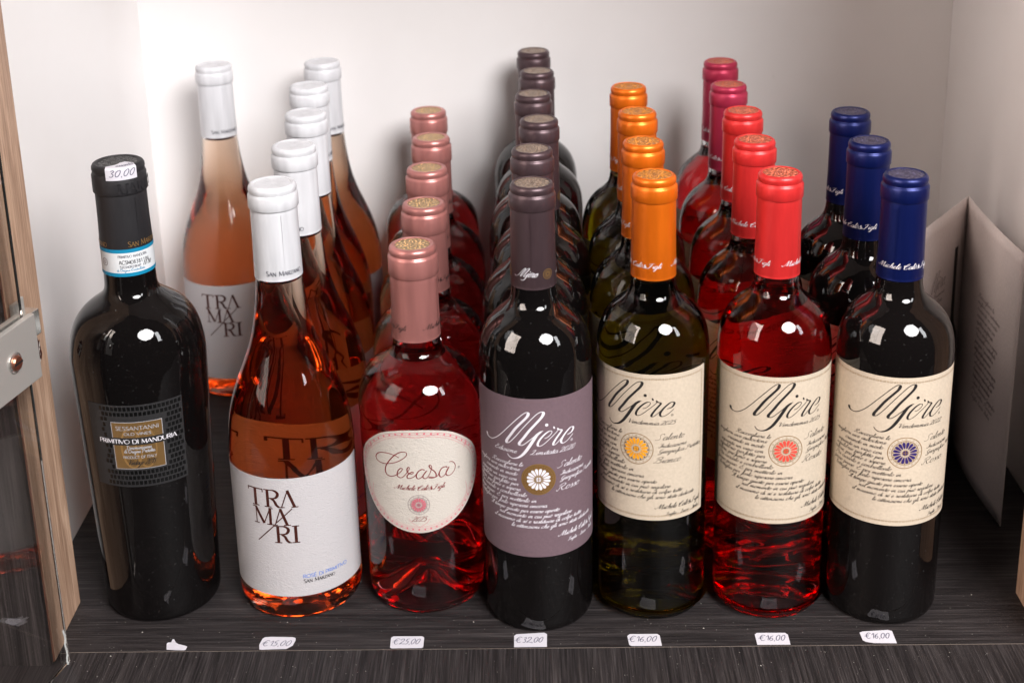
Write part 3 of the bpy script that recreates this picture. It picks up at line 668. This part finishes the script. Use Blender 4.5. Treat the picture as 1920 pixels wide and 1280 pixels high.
S([(-20.4, 60), (-8.2, 72.4)], .75); S([(-8.4, 72.4), (-4, 72.4)], .75)
bigR(-5.6, 60.2, 72.4); S([(6.1, 72.4), (6.1, 60.3)], 2.0); serif(6.1, 72.4, 2.4); serif(6.1, 60.2, 2.4)
roman(k, 'ROSÉ DI PRIMITIVO', 8.5, 41.5, 32.6, 2.5, 'ink_blue', .42, .42); roman(k, 'San Marzano', 8.6, 31, 29, 2.6, 'ink_black', .26, .5, .35)
for i in range(9): k.rect(-72+rnd.random()*6, -61, 84-i*4, 84-i*4+.7, 'ink_print' if i > 2 else 'ink_blue', 1)
for i in range(14): k.rect(-70+i*.75, -69.6+i*.75, 44, 52, 'ink_black', 1)
kink('lettering', k, fn, l)
k = Ink()
for s in (0, math.pi*15.5): roman(k, 'San Marzano', s, s+25, 237.6, 3.1, 'ink_grey', .3, .5, .16)
kink('lettering', k, cyl(15.5, 0, .2), white_c)

# the short cherry rose with the shield label
cera = empty('wine_bottle', (0, 0, 0)); glass_body(CERA, 'cherry', 184, cera)
cera_c = capsule(cera, 'cap_pink', 252, 16.35, 14.9, 15.5, 232.5, 189.2, 16.0, 'seal_gold', 11.2)
fn = cyl(rad(dens(CERA)), 0, .16)
OUT = [(.5, 139.7), (12.4, 138.6), (24, 134.8), (35.5, 126.5), (43.5, 118), (47.5, 107.5), (46.8, 99), (42.8, 89), (36, 80), (28.5, 73.5), (19.9, 68.8), (10.5, 65.6), (0, 64.4), (-10.5, 65.6), (-19.9, 68.8), (-28.5, 73.5), (-36, 80), (-42.8, 89), (-46.8, 99), (-47.5, 107.5), (-43.5, 118), (-35.5, 126.5), (-24, 134.8), (-12.4, 138.6)]
PO = catmull(OUT, 8, True)
def edge(z):
    q = [p for p in PO if p[0] > 0]; q.sort(key=lambda p: p[1])
    for a, b in zip(q, q[1:]):
        if a[1] <= z <= b[1]: u = a[0]+(b[0]-a[0])*(z-a[1])/max(1e-6, b[1]-a[1]); return (-u, u)
    return (-.5, .5)
zs = [64.45+(139.65-64.45)*(.5-.5*math.cos(math.pi*i/44)) for i in range(45)]
v = []; f = []
for z in zs:
    a, b = edge(z)
    for i in range(61): v.append(fn(a+(b-a)*i/60, z))
for j in range(44):
    for i in range(60): q = j*61+i; f.append((q, q+1, q+62, q+61))
l = link('label', v, f, 'lab_ivory', cera)
k = Ink()
for s in CE: k.stroke(s, 'ink_wine', .50, .78, 4, 1, 1., taper=False)
k.ring((28.6, 107.6), .5, .85, 'ink_print', 1, 14); k.ring((28.6, 107.6), .01, .3, 'ink_print', 1, 8)
script(k, 'Michele Calò&Figli', -15.5, 17.5, 96.2, 1.8, 'ink_wine', .2, .6)
k2 = Ink(); rosette(k2, (0, 85.4), 7.3, 'ink_pink', 'ink_print', 'line'); kink('rosette', k2, fn, l); script(k, '2025', -5, 4.4, 73.1, 2.0, 'ink_wine', .2, .5)
def scaled(s, dz=0): return [(u*s, 102+(z-102)*s+dz) for u, z in OUT]
kt = k; k = Ink()
for s, w_ in ((.955, .22), (.915, .22), (.88, .16)): k.stroke(scaled(s), 'ink_pink', w_, w_, 5, 1, closed=True)
Q = catmull(scaled(.935), 5, True)
for i, p in enumerate(Q):
    if i % 2 == 0: q = Q[(i+1) % len(Q)]; dx, dz_ = (q[0]-p[0]), (q[1]-p[1]); k.stroke([p, (p[0]+dx*.5, p[1]+dz_*.5)], 'ink_pink', 1.0, 1.0, 1, 1)
for s in (-1, 1):
    k.stroke([(s*33, 120), (s*36, 125), (s*33.5, 123), (s*36.5, 120.5)], 'ink_pink', .2, .3, 4); k.stroke([(s*34, 95), (s*35, 88), (s*31, 81), (s*25, 78.5)], 'ink_pink', .16, .2, 4)
    k.stroke([(s*7, 75), (s*5, 72), (s*2, 70), (0, 68.5)], 'ink_pink', .18, .2, 4); k.stroke([(0, 134), (s*5, 134.8), (s*14, 136)], 'ink_pink', .2, .3, 3)
kink('printed_border', k, fn, l); kink('lettering', kt, fn, l); capsule_script(cera_c, 16.0, 197.6, 'ink_black', 1.8, 38)

# the big dark bottle with the gold panel label
sess = empty('wine_bottle', (0, 0, 0)); glass_body(SESS, 'black', 0, sess)
sess_c = capsule(sess, 'cap_black', 313.3, 17.1, 16.1, 16.1, 295, 258.5, 16.7, 'seal_black', 12.5)
fn = cyl(rad(dens(SESS)), 0, .16); l = sheet('label', fn, -26.3, 35.8, 105.6, 164.6, 'lab_black', sess, 40, 6)
k = Ink()
for j in range(15):
    z = 107.2+j*3.82
    for i in range(20):
        u = -17+i*2.62+(1.3 if j % 2 else 0)
        if u > 33.5: continue
        if -11.8 < u < 22.5 and 116.5 < z < 153.5: continue
        if u < -10 and 118 < z < 152 and rnd.random() < .3: continue
        k.rect(u, u+2.0, z, z+2.7, 'brick', 1, 2)
kink('brick_print', k, fn, l); k = Ink(); k.rect(-9.7, 21.2, 119.2, 152.3, 'box_gold', 2, 20); k.frame(-10.1, 21.6, 118.8, 152.7, .4, 'ink_silver', 3)
for c_ in ((1.5, 134), (10.5, 134)): k.stroke([(c_[0]+6.2*math.cos(a*.35), c_[1]+14*math.sin(a*.35)) for a in range(18)], 'ink_gold', 1.0, 1.4, 3, 3, closed=True)
kink('gold_panel', k, fn, l); k = Ink(); roman(k, 'SESSANTANNI', -7.4, 19.3, 147.0, 2.7, 'ink_silver', .3, .45, lay=4); roman(k, 'OLD VINES', -2.4, 14.4, 143.4, 1.8, 'ink_silver', .3, .4, lay=4)
k.rect(-10.4, 21.9, 136.2, 141.6, 'lab_black', 5, 20); roman(k, 'PRIMITIVO DI MANDURIA', -19.5, 30.3, 137.5, 2.8, 'ink_white', .26, .52, .16, lay=6)
script(k, 'Denominazione', -1.8, 13.8, 133.3, 1.4, 'ink_silver', .3, .45, 0, 4); script(k, 'di Origine Protetta', -3.4, 15.6, 130.6, 1.4, 'ink_silver', .3, .45, 0, 4)
roman(k, 'PRODUCT OF ITALY', -4.5, 16.3, 126.6, 1.8, 'ink_silver', .26, .3, lay=4); script(k, 'Vintage 2018', -2.4, 14.8, 122.0, 2.0, 'ink_black', .25, .5, .5, 4)
kink('lettering', k, fn, l)
k = Ink()
for a in (-34.5, 5.5): roman(k, 'San Marzano', a, a+26, 261.2, 3.4, 'ink_gold', .25, .45, .35)
kink('lettering', k, cyl(16.75, 0, .12), sess_c)
k = Ink(); roman(k, 'MARZANO', 3.4, 46, 296.6, 6.2, 'cap_black', .7, 1.3, 1.0); kink('embossed_lettering', k, cyl(17.1, 0, .25), sess_c, .2)
st = sheet('neck_strip', cyl(16.55, 0, .2), -50, 50, 241.6, 259.6, 'band_white', sess, 72, 2)
k = Ink(); k.rect(-50, 50, 241.5, 243.9, 'band_blue', 1, 70); k.rect(-50, 50, 257.3, 259.7, 'band_blue', 1, 70)
roman(k, 'PRIMITIVO MANDURIA', -1.6, 17.5, 254.0, 1.8, 'ink_grey', .2, .26); roman(k, 'ACSM08381186', -1.2, 19, 249.8, 2.5, 'ink_black', .34, .36); roman(k, '520340R28K4P', -1, 12.5, 247.1, 1.7, 'ink_grey', .24, .26)
script(k, 'l 0.750', 14, 20.5, 247.3, 1.3, 'ink_black', .3, .36, .3); script(k, 'di Origine Controllata', -3, 15, 245.0, .9, 'band_blue', .18, .2, 0)
k.ring((-12, 250.5), 2.2, 2.6, 'ink_print', 1, 20); k.ring((-12, 250.5), .8, 1.1, 'ink_print', 1, 16)
kink('lettering', k, cyl(16.55, 0, .2), st)
A0 = R(22)
def stick(u, s, g=0):       # s runs from the cap's top face over its rim and down the side
    a = A0+u/max(12., min(16.5, 8+s))
    if s < 8.5: r, z = 8+s, 313.55+g
    elif s < 10: t_ = (s-8.5)/1.5; r, z = 16.5+.9*math.sin(t_*1.57)+g*t_, 313.55-.9*(1-math.cos(t_*1.57))+g*(1-t_)
    else: r, z = 17.4+g, 312.65-(s-10)
    return (r*math.sin(a), -r*math.cos(a), z)
v = []; f = []; NU, NS = 14, 22
for j in range(NS+1):
    s = -2.5+19.6*j/NS; cut = max(0., (6-s))*1.3
    for i in range(NU+1): v.append(stick(-9.6+cut+(19.2-cut)*i/NU, s))
for j in range(NS):
    for i in range(NU): q = j*(NU+1)+i; f.append((q, q+1, q+NU+2, q+NU+1))
sk = link('price_sticker', v, f, 'sticker', sess)
k = Ink(); script(k, 'essanta', -3.0, 8.5, -6.4, 2.6, 'ink_pen', .36, .38, .2); script(k, '30,00', -7.8, 8.2, -14.6, 2.3, 'ink_pen', .42, .44, .2)
kink('handwriting', k, lambda u, v_, g: stick(u, -v_, g), sk)

# ---------------------------------------------------------------- setting the bottles out
def kids(o): return [c for c in bpy.data.objects if c.parent is o]
def copy_tree(o, parent=None):
    n = o.copy(); C.objects.link(n)
    if parent: n.parent = parent
    for c in kids(o): copy_tree(c, n)
    return n
def row(proto, places, labels, group, zoff=.3):
    out = []
    for i, ((x, y, rot, crot), lab) in enumerate(zip(places, labels)):
        o = proto if i == 0 else copy_tree(proto)
        o.location = (x*MM, y*MM, zoff*MM); o.rotation_euler = (0, 0, R(rot))
        for c in kids(o):
            if c.name.startswith('capsule'): c.rotation_euler = (0, 0, R(crot-rot))
        tag(o, lab, 'bottle', group); out.append(o)
    return out
ORD = ['second', 'third', 'fourth', 'fifth', 'rearmost']
sess.location = (-.261, .8604, .0003); tag(sess, 'black-capped wine bottle with a handwritten price sticker, left of all others', 'bottle')
row(white, [(-165.4, 865.5, 0, -20), (-164.4, 950, 12, -72), (-168.5, 1034.5, 20, -75), (-178.1, 1118.5, -15, 40), (-178.5, 1203, 35, 15), (-271.9, 1199.5, 8, -12)],
    ['front white-capped rosé bottle, beside the black-capped bottle, with large brown letters', 'second white-capped rosé bottle from the front, just behind the foremost one', 'third white-capped rosé bottle from the front, in the middle of its row', 'fourth white-capped rosé bottle from the front, last but one by the back wall', 'rearmost white-capped rosé bottle of the row, its clear neck against the back wall', 'lone white-capped rosé bottle in the back left corner, behind the black-capped bottle'], 'white-capped orange-pink rosé bottles')
row(cera, [(-77.9, 866.7, 0, 24), (-75.9, 948.8, 10, -58), (-79.1, 1031.2, -20, 140), (-81, 1113, 30, 200), (-88.4, 1196, 5, 90)],
    ['front pink-capped short rosé bottle with rounded ivory shield label'] + ['%s pink-capped short rosé bottle from the front of its row' % q for q in ('second', 'third', 'fourth')] + ['rearmost pink-capped short rosé bottle, closest to the back wall'], 'pink-capped short rosé bottles')
row(plum, [(-.2, 842.8, 1.3, -51), (.3, 915.8, 8, -160), (5.7, 988.7, -12, -18), (2, 1061.6, 20, 90), (5.6, 1134.5, -30, 10), (3.2, 1207.5, 15, 70)],
    ['front plum-capped red wine bottle with mauve label and white script'] + ['%s plum-capped dark bottle from the front of its row' % q for q in ('second', 'third', 'fourth', 'fifth')] + ['rearmost plum-capped dark bottle, closest to the back wall'], 'plum-capped red wine bottles')
row(oran, [(76.1, 854.5, -21, -133), (75, 928, 5, -188), (76.9, 1004.4, -30, -150), (75.6, 1077.5, 10, -175)],
    ['front orange-capped white wine bottle with sunflower-yellow rosette'] + ['%s orange-capped olive glass bottle from the front of its row' % q for q in ('second', 'third')] + ['rearmost orange-capped olive glass bottle of its row'], 'orange-capped white wine bottles')
row(red, [(154.2, 854.2, 5.5, 5), (149.6, 927.3, -22, -82), (152.3, 1000.6, 15, -130), (152.5, 1077.5, -25, -140), (156.2, 1154.3, 20, -150)],
    ['front red-capped rosé bottle with red rosette on its cream label'] + ['%s red-capped rosé bottle from the front of its row' % q for q in ('second', 'third', 'fourth')] + ['rearmost red-capped rosé bottle, closest to the back wall'], 'red-capped rosé bottles')
row(blue, [(229.6, 846.2, 1.5, -74), (224.1, 919.2, -20, -131), (227.3, 992.3, 25, -171)],
    ['front blue-capped red wine bottle with navy rosette on its cream label', 'second blue-capped dark bottle, the middle one of its row', 'rearmost blue-capped dark bottle of its row'], 'blue-capped red wine bottles')

for o in bpy.data.objects:                                          # the two capsules at the back of the red row are a darker crimson batch
    if o.get('label', '') in ('fourth red-capped rosé bottle from the front of its row', 'rearmost red-capped rosé bottle, closest to the back wall'):
        for c in kids(o):
            if c.name.startswith('capsule'):
                c.material_slots[0].link = 'OBJECT'; c.material_slots[0].material = M['cap_crimson']; c['label'] = 'crimson capsule, darker than those in front'

# ---------------------------------------------------------------- price tags on the shelf edge
TAGS = [
 ('15,00', (-182.4, -163.5, 796.6), [(-183.3,793.4),(-184.2,798),(-183.1,804.6),(-181.8,806.2),(-178,806.6),(-163.5,806.0),(-161.4,805.0),(-161.0,803),(-162.0,797.2),(-165.7,793.6),(-174.3,793.4),(-181.7,793.0)], 'price tag reading 15,00 with a torn lower edge, below the white-capped rosé row'),
 ('25,00', (-96.6, -79, 797.2), [(-98.0,794),(-98.2,804.2),(-96.7,805.8),(-77.9,805.6),(-76.4,804.2),(-76.4,794.2),(-77.4,793.2),(-97.0,793.2)], 'price tag reading 25,00, below the pink-capped bottles'),
 ('32,00', (-16.6, 1.4, 797.8), [(-17.3,793.2),(-17.4,805.0),(-15.8,806.8),(2.3,808.2),(4.2,806.7),(3.9,793.2)], 'price tag reading 32,00, below the plum-capped bottles'),
 ('16,00', (57.4, 75.5, 797.6), [(57.2,794.6),(56.6,803.8),(58.4,805.8),(76.3,805.7),(77.7,804.1),(78.2,793.3),(58.6,793.3)], 'price tag reading 16,00, below the orange-capped bottles'),
 ('16,00', (141.6, 158.6, 797.4), [(139.6,793.3),(139.5,804.2),(141.3,805.8),(159.4,805.6),(160.9,803.6),(160.8,793.2)], 'price tag reading 16,00, below the red-capped bottles'),
 ('16,00', (210.2, 226, 798.6), [(207.9,797.0),(207.6,805.0),(209.7,806.2),(226.6,807.6),(228.9,806.4),(228.9,793.6),(214.7,794.0),(209.5,795.4)], 'price tag reading 16,00 with a trimmed corner, below the blue-capped bottles')]
def flat(name, P, matn, th=.16, z=.05, lift=0):
    cx_ = sum(p[0] for p in P)/len(P); cy_ = sum(p[1] for p in P)/len(P); n = len(P)
    v = [(x-cx_, y-cy_, z) for x, y in P]+[(x-cx_, y-cy_, z+th+lift*((i*7) % 5)/5) for i, (x, y) in enumerate(P)]
    f = [tuple(range(n, 2*n)), tuple(range(n-1, -1, -1))]+[(i, (i+1) % n, (i+1) % n+n, i+n) for i in range(n)]
    return link(name, v, f, matn, None, False, None, (cx_, cy_, 0)), (cx_, cy_)
for t_, (a, b, y), P, lab in TAGS:
    o, (cx_, cy_) = flat('price_tag', P, 'sticker'); tag(o, lab, 'price tag', 'price tags along the shelf edge')
    k = Ink(); w_ = b-a
    script(k, '€', a-cx_, a-cx_+w_*.22, y-cy_, 3.3, 'ink_pen', .42, .46, .15); script(k, t_, a-cx_+w_*.24, b-cx_, y-cy_, 3.0, 'ink_pen', .42, .46, .15)
    kink('handwriting', k, lambda u, v_, g: (u, v_, .22+g), o)
P = [(-244.3,794.0),(-245.6,799.7),(-245.1,800.8),(-243.0,801.3),(-242.7,804.7),(-241.6,804.5),(-240.0,801.2),(-237.6,799.0),(-233.3,797.9),(-231.4,796.6),(-231.8,793.6),(-232.9,793.2),(-238.6,793.4),(-242.1,793.9)]
o, _ = flat('torn_label_scrap', P, 'sticker', .2, .05, .5); tag(o, 'torn scrap of white sticker on the shelf edge near the glass door', 'paper scrap')

# ---------------------------------------------------------------- folded leaflet standing on the right
leaf = empty('folded_leaflet', (336, 1058, .2)); tag(leaf, 'pale folded leaflet standing open like a book at the right wall', 'leaflet')
LD = (-.585, -.811); RD = (.012, -1.)
def panel_fn(D, nrm, amp, ph):
    def fn(d, z, g=0):
        w_ = amp*math.sin(d/127*math.pi)*(.4+.6*math.sin(z/212*4+ph)); return (D[0]*d+nrm[0]*(w_+g), D[1]*d+nrm[1]*(w_+g), z)
    return fn
fl = panel_fn(LD, (.811, -.585), 1.5, 1.); fr = panel_fn(RD, (-1., -.012), 4.0, 2.4)
for nm, fn, D in (('left_leaf', fl, 1), ('right_leaf', fr, 2)):
    v = []; f = []; n1, n2 = 16, 20
    for side in (0, -.35):
        for j in range(n2+1):
            for i in range(n1+1): v.append(fn(127*i/n1, 212*j/n2, side))
    off = (n1+1)*(n2+1)
    for j in range(n2):
        for i in range(n1):
            q = j*(n1+1)+i; f.append((q, q+1, q+n1+2, q+n1+1)); f.append((off+q, off+q+n1+1, off+q+n1+2, off+q+1))
    for i in range(n1): a = n2*(n1+1)+i; f.append((a, a+1, off+a+1, off+a)); f.append((i, off+i, off+i+1, i+1))
    for j in range(n2): a = j*(n1+1)+n1; f.append((a, a+n1+1, off+a+n1+1, off+a))
    pnl = link('page', v, f, 'leaf', leaf)
    k = Ink()
    if D == 1:
        # printed picture of a bottle beside the fold, and the script above two small lines
        Z = [(4, 0), (4, 90), (5, 99), (9, 106), (13, 112), (14.5, 120), (15, 172), (21, 172), (21.5, 120), (23, 112), (27, 106), (31, 99), (32, 90), (32, 0)]
        A = [(-4, 0), (-4, 92), (-5.5, 100), (-9, 106), (-13, 112), (-14.6, 120), (-14.8, 150), (-14.8, 176)]; B_ = [(-32, 0), (-32, 92), (-30.5, 100), (-27, 106), (-23, 112), (-21.4, 120), (-21.2, 150), (-21.2, 176)]
        k.strip(A, B_, 'ink_black', 1)
        for i, s in enumerate(MJ):
            Pq = [(-78+(a+37.5)*.62, 147+(b-128)*.62) for a, b in s]
            if len(Pq) == 1: k.ring(Pq[0], .01, .7, 'ink_print', 1, 8)
            else: k.stroke(Pq, 'ink_print', .3, 1.0, 3, 1, 1.3)
        script(k, 'Salento Rosso', -72, -44, 141, 1.9, 'ink_print', .25, .5); script(k, 'Vendemmia', -60, -40, 147, 1.2, 'ink_print', .25, .4)
        kink('lettering', k, lambda u, v_, g: fl(-u, v_, g+.1), pnl)
    else:
        for i, t_ in enumerate([t[0] for t in TEXT]+['Salento Indicazione Geografica', 'Protetta Rosso', 'Tuglie Lecce Italia']):
            L_ = 36+((i*13) % 17); script(k, t_, 40+(i > 9)*3, 40+(i > 9)*3+L_, 146-i*5.4, 1.7, 'ink_print', .3, .5, .3)
        kink('lettering', k, lambda u, v_, g: fr(u, v_, g+.1), pnl)

# ---------------------------------------------------------------- dust and crumbs
v = []; f = []
for i in range(420):
    x = rnd.uniform(-316, 320); y = rnd.uniform(762, 850) if rnd.random() < .8 else rnd.uniform(850, 950); s = rnd.choice((.12, .15, .2, .25, .3)) if rnd.random() < .97 else .6
    a = rnd.random()*3.14; b = len(v); c_, d_ = s*math.cos(a), s*math.sin(a)
    v += [(x-c_, y-d_, .02), (x+d_*.6, y-c_*.6, .02), (x+c_, y+d_, .02), (x-d_*.6, y+c_*.6, .02), (x, y, .02+s*.7)]
    f += [(b, b+1, b+4), (b+1, b+2, b+4), (b+2, b+3, b+4), (b+3, b, b+4)]
link('dust', v, f, 'dust', None, False, kind='stuff')
